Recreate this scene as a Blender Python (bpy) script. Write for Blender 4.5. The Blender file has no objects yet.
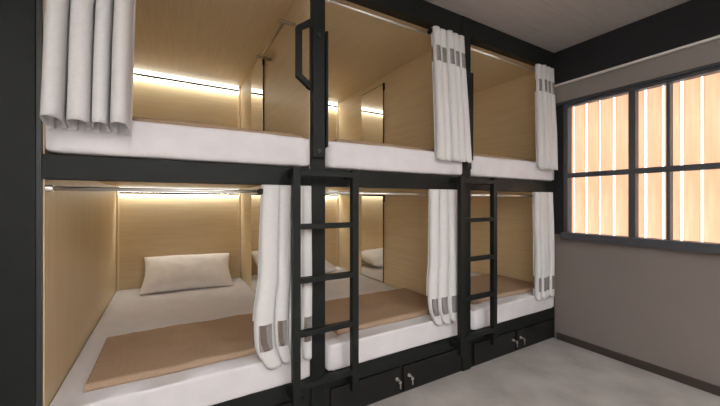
import bpy, bmesh, math, random
from mathutils import Vector, Matrix, noise
random.seed(7)
S = bpy.context.scene
C = S.collection
PI = math.pi

# ------------------------------------------------------------------ materials
def mat(name, col, rough=.6, metal=0., spec=.5):
    m = bpy.data.materials.new(name); m.use_nodes = True
    b = m.node_tree.nodes['Principled BSDF']
    b.inputs['Base Color'].default_value = (*col, 1)
    b.inputs['Roughness'].default_value = rough
    b.inputs['Metallic'].default_value = metal
    b.inputs['Specular IOR Level'].default_value = spec
    return m

def noisy(name, c1, c2, scale=(5, 5, 5), rough=.6, spec=.5, detail=6, bump=0., rng=(.3, .7), nscale=1., rough2=None):
    m = mat(name, c1, rough, 0, spec)
    nt = m.node_tree; N = nt.nodes; L = nt.links; b = N['Principled BSDF']
    tc = N.new('ShaderNodeTexCoord'); mp = N.new('ShaderNodeMapping')
    mp.inputs['Scale'].default_value = scale
    L.new(tc.outputs['Object'], mp.inputs['Vector'])
    nz = N.new('ShaderNodeTexNoise'); nz.inputs['Scale'].default_value = nscale
    nz.inputs['Detail'].default_value = detail
    L.new(mp.outputs[0], nz.inputs['Vector'])
    r = N.new('ShaderNodeValToRGB')
    r.color_ramp.elements[0].position = rng[0]; r.color_ramp.elements[1].position = rng[1]
    r.color_ramp.elements[0].color = (*c1, 1); r.color_ramp.elements[1].color = (*c2, 1)
    L.new(nz.outputs['Fac'], r.inputs[0]); L.new(r.outputs[0], b.inputs['Base Color'])
    if rough2 is not None:
        mr = N.new('ShaderNodeMapRange'); mr.inputs['To Min'].default_value = rough; mr.inputs['To Max'].default_value = rough2
        L.new(nz.outputs['Fac'], mr.inputs[0]); L.new(mr.outputs[0], b.inputs['Roughness'])
    if bump:
        bp = N.new('ShaderNodeBump'); bp.inputs['Strength'].default_value = bump; bp.inputs['Distance'].default_value = .01
        L.new(nz.outputs['Fac'], bp.inputs['Height']); L.new(bp.outputs[0], b.inputs['Normal'])
    return m

W1, W2 = (.63, .490, .295), (.73, .595, .385)
wood_v = noisy('oak_upright', W1, W2, (110, 110, 3), .42, .4, 5, rng=(.25, .75))        # grain upright
wood_y = noisy('oak_lengthwise', W1, W2, (110, 3, 110), .42, .4, 5, rng=(.25, .75))     # grain along the bed
wood_x = noisy('oak_crosswise', W1, W2, (3, 110, 110), .42, .4, 5, rng=(.25, .75))
edge_wood = mat('oak_batten', (.74, .60, .42), .4)
black = noisy('black_powder_coat', (.0085, .0108, .0105), (.0115, .0140, .0135), (8, 8, 8), .5, .25)
black2 = mat('black_blue_edge', (.014, .020, .024), .35)
dark_cab = noisy('black_cabinet_paint', (.0085, .0087, .0083), (.012, .012, .0115), (8, 8, 8), .4, .32)
gap_m = mat('black_gap', (.004, .004, .004), .8)
sheet = noisy('white_bed_linen', (.68, .67, .70), (.74, .725, .755), (9, 9, 9), .85, .2, bump=.25)
pillow_m = noisy('white_pillow_linen', (.76, .72, .70), (.82, .78, .76), (14, 14, 14), .85, .2, bump=.2)
throw = noisy('tan_blanket', (.37, .262, .178), (.45, .325, .228), (160, 160, 160), .9, .15, bump=.3)
curtain_m = noisy('white_curtain', (.64, .64, .645), (.70, .70, .705), (60, 60, 300), .85, .15)
chrome = mat('brushed_steel', (.86, .84, .80), .3, 1.)
brass = mat('bronze_steel', (.40, .33, .25), .35, 1.)
mirror_m = mat('mirror_glass', (.93, .93, .92), .015, 1.)
def ceil_mat():
    return noisy('grey_brown_ceiling_board', (.37, .34, .325), (.45, .415, .395), (3.5, 40, 10), .75, .3, 6, rng=(.2, .8))
ceiling_m = ceil_mat()
floor_m = noisy('polished_concrete', (.34, .318, .298), (.56, .53, .51), (4.5, 4.5, 4.5), .33, .4, 12, bump=.04, rng=(.25, .75), rough2=.5)
greige = noisy('greige_wall_paint', (.215, .185, .172), (.235, .203, .188), (2, 2, 2), .7, .3)
header_m = noisy('greige_header', (.24, .215, .20), (.26, .233, .217), (2, 2, 2), .6, .3)
dark_wall = noisy('black_wall_paint', (.016, .017, .019), (.021, .022, .025), (3, 3, 3), .6, .3)
frame_m = mat('slate_window_frame', (.060, .064, .075), .45)
base_m = mat('dark_bronze_baseboard', (.045, .036, .028), .5)
white_wall = mat('white_wall_paint', (.72, .70, .67), .8)
lit_edge_m = mat('pale_grey_lit_edge', (.70, .68, .66), .5)  # pale colour stands in for light caught on the header's edge

def sheer():
    m = bpy.data.materials.new('sheer_grey_mesh'); m.use_nodes = True
    nt = m.node_tree; N = nt.nodes; L = nt.links; N.clear()
    o = N.new('ShaderNodeOutputMaterial'); mx = N.new('ShaderNodeMixShader'); mx.inputs[0].default_value = .24
    t = N.new('ShaderNodeBsdfTransparent'); d = N.new('ShaderNodeBsdfDiffuse'); d.inputs[0].default_value = (.34, .32, .31, 1)
    L.new(t.outputs[0], mx.inputs[1]); L.new(d.outputs[0], mx.inputs[2]); L.new(mx.outputs[0], o.inputs[0])
    return m
sheer_m = sheer()
def glass():
    m = bpy.data.materials.new('window_glass'); m.use_nodes = True
    nt = m.node_tree; N = nt.nodes; L = nt.links; N.clear()
    o = N.new('ShaderNodeOutputMaterial'); mx = N.new('ShaderNodeMixShader')
    fr = N.new('ShaderNodeFresnel'); fr.inputs[0].default_value = 1.3
    t = N.new('ShaderNodeBsdfTransparent'); t.inputs[0].default_value = (.95, .96, .96, 1)
    g = N.new('ShaderNodeBsdfGlossy'); g.inputs['Roughness'].default_value = .02
    L.new(fr.outputs[0], mx.inputs[0]); L.new(t.outputs[0], mx.inputs[1]); L.new(g.outputs[0], mx.inputs[2]); L.new(mx.outputs[0], o.inputs[0])
    return m
glass_m = glass()
def slat():
    m = bpy.data.materials.new('backlit_timber_slat'); m.use_nodes = True
    nt = m.node_tree; N = nt.nodes; L = nt.links; N.clear()
    o = N.new('ShaderNodeOutputMaterial'); mx = N.new('ShaderNodeMixShader'); mx.inputs[0].default_value = .72
    d = N.new('ShaderNodeBsdfDiffuse'); t = N.new('ShaderNodeBsdfTranslucent')
    tc = N.new('ShaderNodeTexCoord'); mp = N.new('ShaderNodeMapping'); mp.inputs['Scale'].default_value = (40, 40, 2)
    nz = N.new('ShaderNodeTexNoise'); nz.inputs['Scale'].default_value = 1
    r = N.new('ShaderNodeValToRGB')
    r.color_ramp.elements[0].color = (.73, .50, .37, 1); r.color_ramp.elements[1].color = (.82, .64, .51, 1)
    r.color_ramp.elements[0].position = .3; r.color_ramp.elements[1].position = .7
    L.new(tc.outputs['Object'], mp.inputs[0]); L.new(mp.outputs[0], nz.inputs[0]); L.new(nz.outputs[0], r.inputs[0])
    L.new(r.outputs[0], d.inputs[0]); L.new(r.outputs[0], t.inputs[0])
    L.new(d.outputs[0], mx.inputs[1]); L.new(t.outputs[0], mx.inputs[2]); L.new(mx.outputs[0], o.inputs[0])
    return m
slat_m = slat()
def emit(name, col, st):
    m = bpy.data.materials.new(name); m.use_nodes = True
    nt = m.node_tree; N = nt.nodes; N.clear()
    o = N.new('ShaderNodeOutputMaterial'); e = N.new('ShaderNodeEmission')
    e.inputs[0].default_value = (*col, 1); e.inputs[1].default_value = st
    nt.links.new(e.outputs[0], o.inputs[0]); return m
led_m = emit('led_diffuser_glow', (1., .985, .90), 2.2)
led2_m = emit('led_lens_glow', (1., .985, .90), 32.0)
fill_lamp_m = emit('added_fill_glow', (1., .985, .97), 31.)  # glow of the lamps added to brighten the room

# ------------------------------------------------------------------ mesh helpers
def box(bm, x0, x1, y0, y1, z0, z1, bev=0., seg=2, mi=0):
    r = bmesh.ops.create_cube(bm, size=1.)
    vs = r['verts']
    for v in vs:
        v.co = Vector((x0 + (v.co.x + .5) * (x1 - x0), y0 + (v.co.y + .5) * (y1 - y0), z0 + (v.co.z + .5) * (z1 - z0)))
    fs = list({f for v in vs for f in v.link_faces})
    for f in fs: f.material_index = mi
    if bev > 0:
        es = list({e for v in vs for e in v.link_edges})
        bmesh.ops.bevel(bm, geom=es, offset=bev, segments=seg, profile=.5, affect='EDGES')

def cyl(bm, p0, p1, r, n=16, r2=None):
    p0, p1 = Vector(p0), Vector(p1); d = p1 - p0
    q = d.to_track_quat('Z', 'Y').to_matrix().to_4x4()
    M = Matrix.Translation((p0 + p1) / 2) @ q
    bmesh.ops.create_cone(bm, cap_ends=True, segments=n, radius1=r, radius2=r if r2 is None else r2, depth=d.length, matrix=M)

def obj(name, bm, m, parent=None, smooth=False, loc=(0, 0, 0)):
    me = bpy.data.meshes.new(name)
    bmesh.ops.recalc_face_normals(bm, faces=bm.faces)
    bm.to_mesh(me); bm.free()
    for k in (m if isinstance(m, (list, tuple)) else [m]): me.materials.append(k)
    if smooth:
        for p in me.polygons: p.use_smooth = True
    o = bpy.data.objects.new(name, me); C.objects.link(o); o.location = loc
    if parent: o.parent = parent
    return o

def bobj(name, dims, m, parent=None, bev=.002, loc=(0, 0, 0)):
    bm = bmesh.new()
    for d in (dims if isinstance(dims[0], (list, tuple)) else [dims]): box(bm, *d, bev=bev)
    return obj(name, bm, m, parent, loc=loc)

def tag(o, label, cat, group=None):
    o['label'] = label; o['category'] = cat
    if group: o['group'] = group
    return o

def thing(name, label, cat, loc=(0, 0, 0), group=None):
    o = bpy.data.objects.new(name, None); C.objects.link(o); o.location = loc; o.empty_display_size = .05
    return tag(o, label, cat, group)

def struct(o):
    o['kind'] = 'structure'; return o

def dup(root, loc, label):
    r = root.copy(); C.objects.link(r); r.location = loc; r['label'] = label
    for ch in list(root.children):
        c = ch.copy(); C.objects.link(c); c.parent = r
        for g in list(ch.children):
            d = g.copy(); C.objects.link(d); d.parent = c
    return r

# ------------------------------------------------------------------ layout (metres)
BX = [-.366, .689, 1.744]       # left edge of each bay's opening
W = .98                         # opening width
ZL, ZU = .246, 1.276             # tops of the lower and upper bed platforms
YB = 1.82                       # back of the capsules
XW = 2.736                      # right wall
CEIL = 2.33
YF = -3.6; XL = -1.05

# ------------------------------------------------------------------ room
struct(bobj('floor', (XL - .1, XW + .12, YF - .1, 2.1, -.1, 0), floor_m, bev=0))
struct(bobj('ceiling', (XL - .1, XW + .12, YF - .1, 2.1, CEIL, CEIL + .1), ceiling_m, bev=0))
struct(bobj('wall_back', (XL, XW, 1.96, 2.1, 0, CEIL), white_wall, bev=0))
struct(bobj('wall_left', (XL - .1, XL, YF, 2.1, 0, CEIL), white_wall, bev=0))
struct(bobj('wall_front', (XL - .1, XW + .12, YF - .1, YF, 0, CEIL), white_wall, bev=0))
WY0, WY1, WZ0, WZ1 = -3.1, -.07, .85, 1.885     # window opening
bm = bmesh.new()
box(bm, XW, XW + .12, YF, 2.1, 0, WZ0, mi=0)
box(bm, XW, XW + .12, YF, 2.1, WZ1, CEIL, mi=1)
box(bm, XW, XW + .12, WY1, 2.1, WZ0, WZ1, mi=1)
box(bm, XW, XW + .12, YF, WY0, WZ0, WZ1, mi=0)
struct(obj('wall_right', bm, [greige, dark_wall]))
struct(bobj('baseboard_right', (XW - .016, XW - .001, YF + .01, -.02, .0, .052), base_m, bev=.002))
# header panel above the window; pale strip paints the light on its top edge
struct(bobj('trim_1', (XW - .030, XW - .001, YF + .01, -.012, 1.905, 2.035), header_m, bev=.002))
struct(bobj('trim_2', (XW - .045, XW - .001, YF + .01, -.012, 2.037, 2.052), lit_edge_m, bev=.003))
struct(bobj('trim_3', (XW - .034, XW - .001, YF + .01, -.012, 1.885, 1.903), frame_m, bev=.002))
# window
fr = []
X0, X1 = XW - .012, XW + .05
fr.append((XW - .05, X1, WY0, WY1, WZ0 - .035, WZ0 + .02))      # sill
fr.append((X0, X1, WY0, WY1, WZ1 - .022, WZ1 - .001))
fr.append((X0, X1, WY1 - .035, WY1 - .001, WZ0 + .02, WZ1 - .02))
fr.append((X0, X1, WY0 + .001, WY0 + .035, WZ0 + .02, WZ1 - .02))
for y, w in ((-.518, .020), (-.705, .010), (-1.75, .022), (-2.4, .022)):
    fr.append((X0 + .004, X1 - .004, y - w, y + w, WZ0 + .02, WZ1 - .02))
fr.append((X0 + .002, X1 - .006, WY0 + .03, WY1 - .03, 1.300, 1.336))
win = struct(bobj('window_1', fr, frame_m, bev=.003))
bobj('pane', (XW + .02, XW + .024, WY0 + .01, WY1 - .01, WZ0 + .01, WZ1 - .01), glass_m, win, bev=0)
# upright timber slats outside the window
scr = thing('slat_screen', 'screen of upright orange timber slats just outside the window, backlit by daylight', 'slat screen', (XW + .24, -1.6, .62))
sl = []
y = 0
bm = bmesh.new(); box(bm, -.007, .007, -.041, .041, 0, 1.5, bev=.002); me0 = None
n = 0
yy = 1.62
while yy > -1.66:
    if me0 is None:
        o = obj('slat', bm, slat_m, scr, loc=(0, yy, 0)); me0 = o.data
    else:
        o = bpy.data.objects.new('slat', me0); C.objects.link(o); o.parent = scr; o.location = (0, yy, 0)
    yy -= .099 if n % 2 else .094
    n += 1
bobj('rail', (.009, .035, -1.72, 1.72, .03, .07), frame_m, scr)
bobj('rail', (.009, .035, -1.72, 1.72, 1.40, 1.44), frame_m, scr)

# ------------------------------------------------------------------ bunk frame
bf = thing('bunk_rack', 'black steel bunk rack of posts and beams holding six sleeping capsules', 'bunk frame', (0, 0, 0))
T = .06
def post(x0, x1):
    return bobj('post', (x0, x1, 0, T, 0, CEIL - .002), black, bf, bev=.003)
P1 = (BX[0] + W, BX[1]); P2 = (BX[1] + W, BX[2])
post(BX[0] - .16, BX[0] - .014); post(*P1); post(*P2); post(BX[2] + W, XW - .002)
bobj('edge_strip', (BX[0] - .0135, BX[0], .001, T, .256, CEIL - .004), black2, bf, bev=.001)
for i in range(3):
    a, b = BX[i] + .0005, BX[i] + W - .0005
    if i == 0: a -= .0
    bobj('base_rail', (a, b, .002, T, .168, ZL - .002), black, bf, bev=.002)
    bobj('middle_beam', (a, b, .002, T, 1.188, ZU - .002), black, bf, bev=.002)
    bobj('top_beam', (a, b, .002, T, 2.198, CEIL - .003), black, bf, bev=.002)
bobj('end_panel', (XL + .002, BX[0] - .1605, .0, T, 0, CEIL - .002), black, bf, bev=.001)
def post_fittings(px0, px1):
    bobj('post_cover', (px0 + .003, px1 - .006, -.014, -.0005, 1.325, 1.965), black, bf, bev=.005)
    bobj('side_plate', (px1 + .0005, px1 + .012, -.012, .035, 1.385, 1.965), black, bf, bev=.002)
    for zb in (1.93, 1.36):
        bm = bmesh.new(); cyl(bm, (px0 + .034, -.021, zb), (px0 + .034, -.0145, zb), .011)
        obj('bolt', bm, black2, bf)
    bm = bmesh.new()                    # cranked grab handle, one flat bar
    pts = [(px0 - .0, 1.995), (px0 - .060, 1.952), (px0 - .060, 1.722), (px0 - .0, 1.678)]
    hw = .0135
    outer = [(px0 + .0, 1.995 + .018), (px0 - .060 - hw, 1.958), (px0 - .060 - hw, 1.716), (px0, 1.678 - .018)]
    inner = [(px0 + .0, 1.995 - .016), (px0 - .060 + hw, 1.946), (px0 - .060 + hw, 1.728), (px0, 1.678 + .016)]
    for k in range(3):
        q = [outer[k], outer[k + 1], inner[k + 1], inner[k]]
        f = [bm.verts.new((x, 0, z)) for x, z in q]; b_ = [bm.verts.new((x, .026, z)) for x, z in q]
        bm.faces.new(f); bm.faces.new(b_[::-1])
        for j in range(4):
            bm.faces.new([f[j], b_[j], b_[(j + 1) % 4], f[(j + 1) % 4]])
    bmesh.ops.remove_doubles(bm, verts=bm.verts, dist=1e-5)
    box(bm, px0 - .003, px0 + .0, -.006, .03, 1.66, 2.015, .001)
    obj('grab_handle', bm, black, bf)
post_fittings(*P1); post_fittings(*P2)

# ------------------------------------------------------------------ capsules
def capsule(name, label, H, ledz, loc, grp):
    t = thing(name, label, 'capsule', loc, grp)
    Y0 = .018
    bobj('side_panel', (.0003, .0040, Y0, YB, -.001, H), wood_x if False else wood_v, t, bev=0)
    rp = bobj('side_panel', (W - .0040, W - .0003, Y0, YB, -.001, H), wood_y, t, bev=0)
    bobj('back_panel', (.0005, W - .0005, YB + .001, YB + .016, 0, H), wood_x, t, bev=0)
    bobj('ceiling_panel', (.0005, W - .0005, T + .002, YB + .016, H + .001, H + .013), wood_y, t, bev=0)
    bobj('bed_platform', (.0005, W - .0005, T + .002, YB + .016, -.020, -.0015), wood_y, t, bev=0)
    # pale corner battens
    bobj('corner_batten', (.007, .022, YB - .018, YB, .0, H - .001), edge_wood, t, bev=.002)
    bobj('corner_batten', (W - .022, W - .007, YB - .018, YB, .0, H - .001), edge_wood, t, bev=.002)
    # led strip in the corner of back wall and ceiling
    ls = bobj('light_strip', (.023, W - .023, YB - .030, YB, H - .036, H - .001), gap_m, t, bev=.0)
    bobj('lip', (.023, W - .023, YB - .034, YB - .0305, H - .056, H - .0397), gap_m, ls, bev=0)
    bobj('diffuser', (.024, W - .024, YB - .034, YB - .0305, H - .0395, H - .002), led_m, ls, bev=.0)
    bobj('lens', (.024, W - .024, YB - .028, YB - .006, H - .040, H - .0365), led2_m, ls, bev=.0)
    # mirror on the right side panel
    zt = H - .06
    mr = bobj('mirror', (W - .0125, W - .0068, .90, 1.28, .15, zt), gap_m, t, bev=.0)
    bobj('glass', (W - .0155, W - .013, .903, 1.276, .154, zt - .006), mirror_m, mr, bev=0)
    bobj('clip', (W - .0200, W - .0070, .885, .8995, zt - .062, zt + .002), gap_m, mr, bev=.001)
    # curtain rod with flanges
    bm = bmesh.new(); zr = (1.156 - ZL if H > .96 else 2.142 - ZU)
    cyl(bm, (.009, .022, zr), (W - .009, .022, zr), .0075, 16)
    rod = obj('curtain_rod', bm, chrome, t, smooth=True)
    for s in (0, 1):
        bm = bmesh.new(); xa = .007 if s == 0 else W - .007; xb = .026 if s == 0 else W - .026
        cyl(bm, (xa, .022, zr), (xb, .022, zr), .0125, 16); obj('flange', bm, chrome, rod)
    return t
HL, HU = 1.232 - ZL, 2.222 - ZU
gl, gu = 'lower row of sleeping capsules', 'upper row of sleeping capsules'
cl = capsule('sleeping_capsule', 'oak-lined lower sleeping capsule at the left end, below the one with the clothes rail', HL, 0, (BX[0], 0, ZL), gl)
cu = capsule('sleeping_capsule', 'oak-lined upper sleeping capsule at the left end, with a steel clothes rail inside', HU, 0, (BX[0], 0, ZU), gu)
dup(cl, (BX[1], 0, ZL), 'oak-lined lower sleeping capsule in the middle, seen between the two black ladders')
dup(cl, (BX[2], 0, ZL), 'oak-lined lower sleeping capsule at the right end, next to the window wall')
dup(cu, (BX[1], 0, ZU), 'oak-lined upper sleeping capsule in the middle of the top row, right of the grab handle')
dup(cu, (BX[2], 0, ZU), 'oak-lined upper sleeping capsule at the right end, next to the window wall')
# clothes rail in the upper left capsule
bm = bmesh.new(); xr = W - .068; zr = .80
cyl(bm, (xr, .215, zr), (xr, .715, zr), .006, 12)
rail = obj('clothes_rail', bm, brass, cu, smooth=True)
for y in (.215, .715):
    bobj('bracket', (W - .100, W - .0068, y - .009, y + .009, zr - .006, zr + .008), brass, rail, bev=.002)

# ------------------------------------------------------------------ storage cabinets under the lower beds
def cabinet(label, loc):
    t = thing('storage_cabinet', label, 'cabinet', loc, 'storage cabinets under the lower beds')
    bobj('body', (.0, W, .012, 1.80, 0, .165), dark_cab, t, bev=0)
    for k, (a, b, lx) in enumerate(((.032, .468, .442), (.494, .948, .530))):
        d = bobj('door', (a, b, -.002, .0115, .016, .158), dark_cab, t, bev=.002)
        bm = bmesh.new(); z = .100
        cyl(bm, (lx, -.010, z), (lx, -.0025, z), .010, 16); cyl(bm, (lx, -.016, z), (lx, -.010, z), .0075, 16)
        obj('lock', bm, chrome, d)
        bm = bmesh.new()
        box(bm, lx + .001, lx + .004, -.036, -.016, z - .004, z + .004)
        cyl(bm, (lx + .0025, -.036, z - .008), (lx + .0025, -.031, z - .008), .009, 12)
        box(bm, lx + .001, lx + .006, -.037, -.032, z - .042, z - .012)
        obj('key', bm, chrome, d)
    return t
c0 = cabinet('low black storage cabinet under the left bed', (BX[0], 0, 0))
dup(c0, (BX[1], 0, 0), 'low black storage cabinet with two keyed doors under the middle bed')
dup(c0, (BX[2], 0, 0), 'low black storage cabinet under the bed nearest the window wall')

# ------------------------------------------------------------------ beds
def mattress(name, label, loc, seed, grp):
    bm = bmesh.new()
    x0, x1, y0, y1, z0, z1 = .0055, W - .0055, -.014, YB - .022, .001, .150
    nx, ny, nz = 34, 44, 8
    L = Vector(((x1 - x0) / 2, (y1 - y0) / 2, (z1 - z0) / 2)); Cn = Vector(((x0 + x1) / 2, (y0 + y1) / 2, (z0 + z1) / 2))
    bmesh.ops.create_cube(bm, size=2.)
    bmesh.ops.subdivide_edges(bm, edges=bm.edges[:], cuts=23, use_grid_fill=True)
    R = .024
    for v in bm.verts:
        p = Vector((v.co.x * L.x, v.co.y * L.y, v.co.z * L.z))
        # cluster rows near the edges, then round them
        q = Vector((max(-L.x + R, min(L.x - R, p.x)), max(-L.y + R, min(L.y - R, p.y)), max(-L.z + R, min(L.z - R, p.z))))
        d = p - q
        if d.length > 1e-6: p = q + d.normalized() * R * (1 if d.length > R * .999 else d.length / R)
        # soft wrinkles
        k = noise.noise(Vector((p.x * 6 + seed * 7, p.y * 5, p.z * 9))) * .004 + noise.noise(Vector((p.x * 22 + seed, p.y * 18, p.z * 6))) * .0015
        side = abs(v.co.y) > .999
        if v.co.z > .999: p.z += k - .003
        elif v.co.y < -.999: p.y += k * 1.0
        # tucked, slightly hollow front corners
        v.co = Cn + p
        if v.co.z < z0: v.co.z = z0
    o = obj('mattress', bm, sheet, None, smooth=True, loc=loc)
    return tag(o, label, 'mattress', grp)
mg = 'white mattresses in the capsules'
mats = [
 ('white mattress in the lower left capsule, with the whole tan throw in view', 0, ZL),
 ('white mattress in the lower middle capsule, behind the ladder', 1, ZL),
 ('white mattress in the lower capsule next to the window wall', 2, ZL),
 ('white mattress in the upper left capsule, under the bunched four-fold curtain', 0, ZU),
 ('white mattress in the upper middle capsule, right of the post with the grab handle', 1, ZU),
 ('white mattress in the upper capsule next to the window wall', 2, ZU)]
for i, (lb, b, z) in enumerate(mats): mattress('mattress', lb, (BX[b], 0, z), i * 3.1, mg)

def blanket(label, loc, seed):
    bm = bmesh.new()
    x0, x1, y0, y1, h = .100, W - .016, .068, .590, .027
    nx, ny = 50, 30
    top = [[None] * (ny + 1) for _ in range(nx + 1)]; bot = [[None] * (ny + 1) for _ in range(nx + 1)]
    for i in range(nx + 1):
        for j in range(ny + 1):
            u, v = i / nx, j / ny
            # concentrate the grid at the border
            uu = .5 - .5 * math.cos(PI * u); vv = .5 - .5 * math.cos(PI * v)
            x = x0 + (x1 - x0) * uu; y = y0 + (y1 - y0) * vv
            sh = .006 * noise.noise(Vector((x * 5 + seed, y * 5, 1)))
            e = min(uu * (x1 - x0), (1 - uu) * (x1 - x0), vv * (y1 - y0), (1 - vv) * (y1 - y0))
            rr = min(1, e / .012); zt = h * (.35 + .65 * math.sqrt(max(0, 1 - (1 - rr) ** 2)))
            zt += .006 * noise.noise(Vector((x * 9 + seed, y * 9, 4))) * rr + .002 * noise.noise(Vector((x * 26, y * 30 + seed, 2))) * rr
            edge = noise.noise(Vector((x * 4 + seed, 3, 3))) * .006 * (1 if v > .5 else -1)
            top[i][j] = bm.verts.new((x + sh * (1 if j in (0, ny) else .5), y + edge * abs(2 * v - 1), zt))
            bot[i][j] = bm.verts.new((x + sh * (1 if j in (0, ny) else .5), y + edge * abs(2 * v - 1), 0))
    for i in range(nx):
        for j in range(ny):
            bm.faces.new((top[i][j], top[i + 1][j], top[i + 1][j + 1], top[i][j + 1]))
            bm.faces.new((bot[i][j], bot[i][j + 1], bot[i + 1][j + 1], bot[i + 1][j]))
    for i in range(nx):
        bm.faces.new((top[i][0], bot[i][0], bot[i + 1][0], top[i + 1][0])); bm.faces.new((top[i][ny], top[i + 1][ny], bot[i + 1][ny], bot[i][ny]))
    for j in range(ny):
        bm.faces.new((top[0][j], top[0][j + 1], bot[0][j + 1], bot[0][j])); bm.faces.new((top[nx][j], bot[nx][j], bot[nx][j + 1], top[nx][j + 1]))
    o = obj('throw_blanket', bm, throw, None, smooth=True, loc=(loc[0], loc[1], loc[2] + .1485))
    return tag(o, label, 'blanket', 'folded tan throws across the bed ends')
bl = [
 ('folded tan throw across the lower left bed, fully in view', 0, ZL),
 ('folded tan throw on the lower middle bed, crossed by the ladder', 1, ZL),
 ('folded tan throw on the lower bed next to the window wall', 2, ZL),
 ('tan throw on the upper left bed, a thin brown edge above the white mattress', 0, ZU),
 ('tan throw on the upper middle bed, a thin brown edge right of the grab handle', 1, ZU),
 ('tan throw on the upper bed next to the window wall', 2, ZU)]
for i, (lb, b, z) in enumerate(bl): blanket(lb, (BX[b], 0, z), i * 5.3)

def pillow(label, loc, seed, tilt=33, dx=0.):
    bm = bmesh.new()
    a, b, h = .340, .210, .085
    n, m_ = 40, 28
    def pt(u, v, s):
        e = (1 - abs(u) ** 2.6) * (1 - abs(v) ** 2.6)
        z = s * h * max(0, e) ** .55
        # corners stick out, sides pull in
        cx = 1 - .055 * (1 - v * v); cy = 1 - .085 * (1 - u * u)
        x = a * u * (1 - .075 * (1 - abs(v) ** 1.5)) ; y = b * v * (1 - .12 * (1 - abs(u) ** 1.5))
        z += .006 * noise.noise(Vector((x * 9 + seed, y * 9, s * 2))) * min(1, e * 3) + .003 * noise.noise(Vector((x * 26 + seed, y * 20, s))) * min(1, e * 3)
        return (x, y, z)
    G = {}
    for s in (1, -1):
        for i in range(n + 1):
            for j in range(m_ + 1):
                u = -math.cos(PI * i / n); v = -math.cos(PI * j / m_)
                if s == -1 and (i in (0, n) or j in (0, m_)): G[s, i, j] = G[1, i, j]
                else: G[s, i, j] = bm.verts.new(pt(u, v, s))
        for i in range(n):
            for j in range(m_):
                q = [G[s, i, j], G[s, i + 1, j], G[s, i + 1, j + 1], G[s, i, j + 1]]
                bm.faces.new(q if s == 1 else q[::-1])
    # lean it back against the end wall
    R = Matrix.Rotation(math.radians(tilt), 4, 'X') @ Matrix.Rotation(math.radians(-2), 4, 'Z')
    bmesh.ops.transform(bm, matrix=R, verts=bm.verts)
    zmin = min(v.co.z for v in bm.verts); ymax = max(v.co.y for v in bm.verts)
    for v in bm.verts: v.co.z -= zmin; v.co.y -= ymax
    for v in bm.verts:          # flatten where it sits
        if v.co.z < .012: v.co.z = .012 + (v.co.z - .012) * .3
    zmin = min(v.co.z for v in bm.verts)
    for v in bm.verts: v.co.z -= zmin
    o = obj('pillow', bm, pillow_m, None, smooth=True, loc=(loc[0] + .525 + dx, YB - .006, loc[2] + .1500))
    return tag(o, label, 'pillow', 'white pillows against the capsule end walls')
pl = [
 ('white pillow leaning on the end wall of the lower left capsule', 0, ZL),
 ('white pillow on the lower middle bed, also seen in the mirror behind the ladder', 1, ZL),
 ('white pillow at the head of the lower bed next to the window wall', 2, ZL),
 ]
for i, (lb, b, z) in enumerate(pl): pillow(lb, (BX[b], 0, z), i * 4.7, *((33, 0), (9, -.10), (14, 0))[i])

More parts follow.
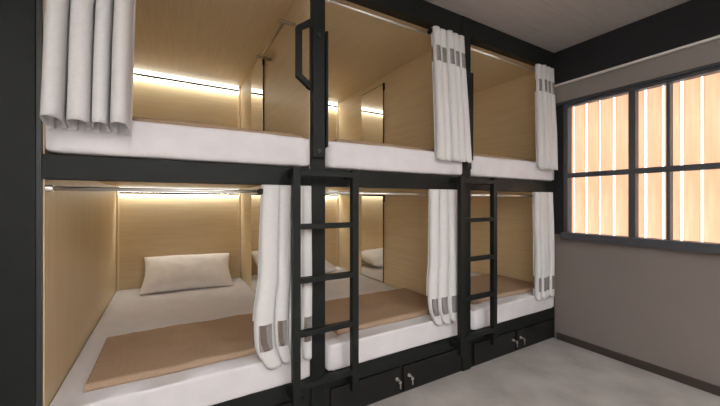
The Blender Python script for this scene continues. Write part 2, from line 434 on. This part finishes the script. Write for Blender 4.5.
# ------------------------------------------------------------------ curtains
def curtain(label, X, topz, botz, topx, botx, folds, band, Yc, amp_t, amp_b, seed, wts=None, bag=0, front=.465, hem=.012):
    """cloth hung in deep rounded folds; topx/botx = (left, right) in metres, band = (z low, z high) of the sheer windows"""
    bm = bmesh.new()
    per = 40; n = folds * per; rows = 44
    lay = []
    zs = [topz + (botz - topz) * k / rows for k in range(rows + 1)]
    for z in band:                                        # snap rows to the band's edges
        k = min(range(1, rows), key=lambda q: abs(zs[q] - z)); zs[k] = z
    wts = wts or [1] * folds
    tot = sum(wts); cum = [0]
    for w in wts: cum.append(cum[-1] + w / tot)
    # one fold in plan: flat back, tight neck, round tube at the front (catmull-rom through half the fold, then mirrored)
    e = .5 - front
    half = [(0, 0), (.20, 0), (.33, .05), (.30, .15), (.13, .19), (e, .34), (e + .015, .62), (.19, .89), (.5, 1)]
    full = half + [(1 - a, b) for a, b in half[-2::-1]]
    M_ = 400; dense = []
    ext = [(-full[1][0], full[1][1])] + full + [(2 - full[-2][0], full[-2][1])]
    for q in range(1, len(ext) - 2):
        for w_ in range(24):
            t = w_ / 24; P = ext[q - 1:q + 3]
            dense.append(tuple(.5 * (2 * P[1][d] + (P[2][d] - P[0][d]) * t + (2 * P[0][d] - 5 * P[1][d] + 4 * P[2][d] - P[3][d]) * t * t + (3 * P[1][d] - P[0][d] - 3 * P[2][d] + P[3][d]) * t ** 3) for d in (0, 1)))
    dense.append((1., 0.))
    ln = [0.]
    for a, b in zip(dense, dense[1:]): ln.append(ln[-1] + math.dist(a, b))
    px, py = [], []; g = 0
    for q in range(M_ + 1):
        t = ln[-1] * q / M_
        while g < len(ln) - 2 and ln[g + 1] < t: g += 1
        k_ = (t - ln[g]) / max(1e-9, ln[g + 1] - ln[g])
        px.append(dense[g][0] + (dense[g + 1][0] - dense[g][0]) * k_); py.append(dense[g][1] + (dense[g + 1][1] - dense[g][1]) * k_)
    V = []
    for k, z in enumerate(zs):
        s = k / rows; row = []
        xl = topx[0] + (botx[0] - topx[0]) * s; xr = topx[1] + (botx[1] - topx[1]) * s
        if bag: xl += bag * (max(0, s - .86) / .14) ** 2; xl -= bag * .35 * math.sin(PI * min(1, max(0, s - .55) / .40))
        amp = amp_t + (amp_b - amp_t) * min(1, s * 1.6)
        for i in range(n + 1):
            f = min(folds - 1, i // per); u = (i - f * per) / per
            qi = min(M_, int(round(u * M_))); uu = px[qi]
            x = xl + (xr - xl) * (cum[f] + (cum[f + 1] - cum[f]) * uu)
            a = amp * (1 + .18 * math.sin(f * 2.3 + seed))
            y = Yc - a * py[qi]
            x += .003 * noise.noise(Vector((f * 3.7 + seed, z * 1.5, 2))) + .001 * noise.noise(Vector((x * 14, z * 2, seed)))
            y += .005 * noise.noise(Vector((x * 10, z * 2, seed)))
            zz = z + hem * math.cos(2 * PI * u) * max(0, s - .5) * 2
            row.append(bm.verts.new((x, y, zz)))
        V.append(row)
    for k in range(rows):
        mid = (zs[k] + zs[k + 1]) / 2
        for i in range(n):
            fc = bm.faces.new((V[k][i], V[k][i + 1], V[k + 1][i + 1], V[k + 1][i]))
            if band[0] < mid < band[1]:
                u = (i % per) / per
                if .40 <= u < .60 or u >= .93 or u < .07 : fc.material_index = 1
    o = obj('curtain', bm, [curtain_m, sheer_m], None, smooth=True)
    sd = o.modifiers.new('cloth', 'SOLIDIFY'); sd.thickness = .0022; sd.offset = 0
    return tag(o, label, 'curtain', 'white curtains bunched at the capsule openings')
cA = curtain('white curtain in four deep folds at the left of the upper left capsule', 0, 2.19, 1.366, (-.322, -.088), (-.345, -.112), 4, (2.06, 2.14), -.018, .070, .115, 1., [1.0, 1.15, .9, 1.0], 0, .44, -.011)
cB = curtain('white curtain hanging behind the nearer ladder, tan throw showing through its openings', 0, 1.186, .372, (.370, .606), (.338, .606), 4, (.457, .572), -.006, .030, .040, 2., [1.45, 1, .9, .85], .045)
cC = curtain('white curtain at the right of the upper middle capsule, grey mesh near its top', 0, 2.162, 1.372, (1.375, 1.640), (1.405, 1.700), 5, (1.956, 2.05), -.020, .030, .042, 3.)
cD = curtain('white curtain at the right of the lower middle capsule, grey mesh near its hem', 0, 1.186, .372, (1.368, 1.655), (1.362, 1.655), 4, (.432, .535), -.006, .030, .042, 4., None, .04)
cE = curtain('white curtain at the right of the upper right capsule, beside the window', 0, 2.162, 1.372, (2.43, 2.655), (2.44, 2.69), 4, (1.956, 2.05), -.020, .030, .042, 5.)
cF = curtain('white curtain at the right of the lower right capsule, beside the window wall', 0, 1.186, .372, (2.42, 2.655), (2.43, 2.66), 4, (.432, .535), -.006, .030, .042, 6.)
# dark eyelet where each rod meets the first fold
for cu_, x, z in ((cB, .366, 1.156), (cC, 1.378, 2.142), (cD, 1.395, 1.156)):
    bm = bmesh.new(); cyl(bm, (x, -.030, z), (x, .002, z), .013, 16); obj('eyelet', bm, gap_m, cu_)

# ------------------------------------------------------------------ ladders
def ladder(label, loc):
    t = thing('bunk_ladder', label, 'ladder', loc, 'black ladders hung on the bunk posts')
    for s in (0, 1):
        a = (.0, .035) if s == 0 else (.302, .337)
        r = bobj('side_rail', (a[0], a[1], -.102, -.070, .168, 1.268), black, t, bev=.002)
        bobj('mounting_bracket', (a[0] + .004, a[1] - .004, -.0695, -.0005 + (0 if True else 0), 1.225, 1.262), black, r, bev=.001)
        bobj('mounting_bracket', (a[0] + .004, a[1] - .004, -.0695, -.0005, .20, .235), black, r, bev=.001)
    for z in (1.240, .996, .751, .508, .269):
        bobj('rung', (.0352, .3018, -.102, -.070, z - .0125, z + .0125), black, t, bev=.002)
    return t
l0 = ladder('black steel ladder in front of the nearer post, beside the lower left curtain', (.488, 0, 0))
dup(l0, (.488 + 1.055, 0, 0), 'black steel ladder farther along the bunks, closer to the window')

# ------------------------------------------------------------------ fill lamps added on the ceiling behind the camera, unseen
def lamp(label, loc, L_=1.5):
    t = thing('added_fill_lamp', label, 'lamp', loc, 'added fill lamps, out of view')
    bm = bmesh.new(); box(bm, -.16, .16, -L_ / 2, L_ / 2, -.045, -.002, bev=.004); h = obj('housing', bm, white_wall, t)
    d = bobj('diffuser', (-.14, .14, -L_ / 2 + .02, L_ / 2 - .02, -.052, -.046), fill_lamp_m, t, bev=0)
    return t
la = lamp('added fill lamp on the ceiling behind the view, nearer the left wall', (-.30, -2.6, CEIL), 1.4)
dup(la, (1.35, -3.1, CEIL), 'added fill lamp on the ceiling behind the view, nearer the window')

# ------------------------------------------------------------------ daylight
w = bpy.data.worlds.new('sky'); S.world = w; w.use_nodes = True
bg = w.node_tree.nodes['Background']; bg.inputs[0].default_value = (.93, .97, 1., 1); bg.inputs[1].default_value = 3.6

# ------------------------------------------------------------------ camera
cam = bpy.data.cameras.new('camera'); co = bpy.data.objects.new('camera', cam); C.objects.link(co)
co.location = (.0085, -1.511, 1.108)
co.rotation_euler = (PI / 2, 0, -math.radians(30.28))
cam.sensor_width = 36; cam.lens = 327.8 / 720 * 36; cam.shift_y = -.86 / 720; cam.clip_start = .02
S.camera = co
S.view_settings.view_transform = 'Standard'; S.view_settings.look = 'None'
S.view_settings.gamma = 1; S.view_settings.exposure = .42
S.view_settings.use_curve_mapping = False
S.cycles.max_bounces = 10; S.cycles.diffuse_bounces = 6; S.cycles.glossy_bounces = 5
S.cycles.transparent_max_bounces = 16
S.cycles.sample_clamp_indirect = 6
S.cycles.use_denoising = True
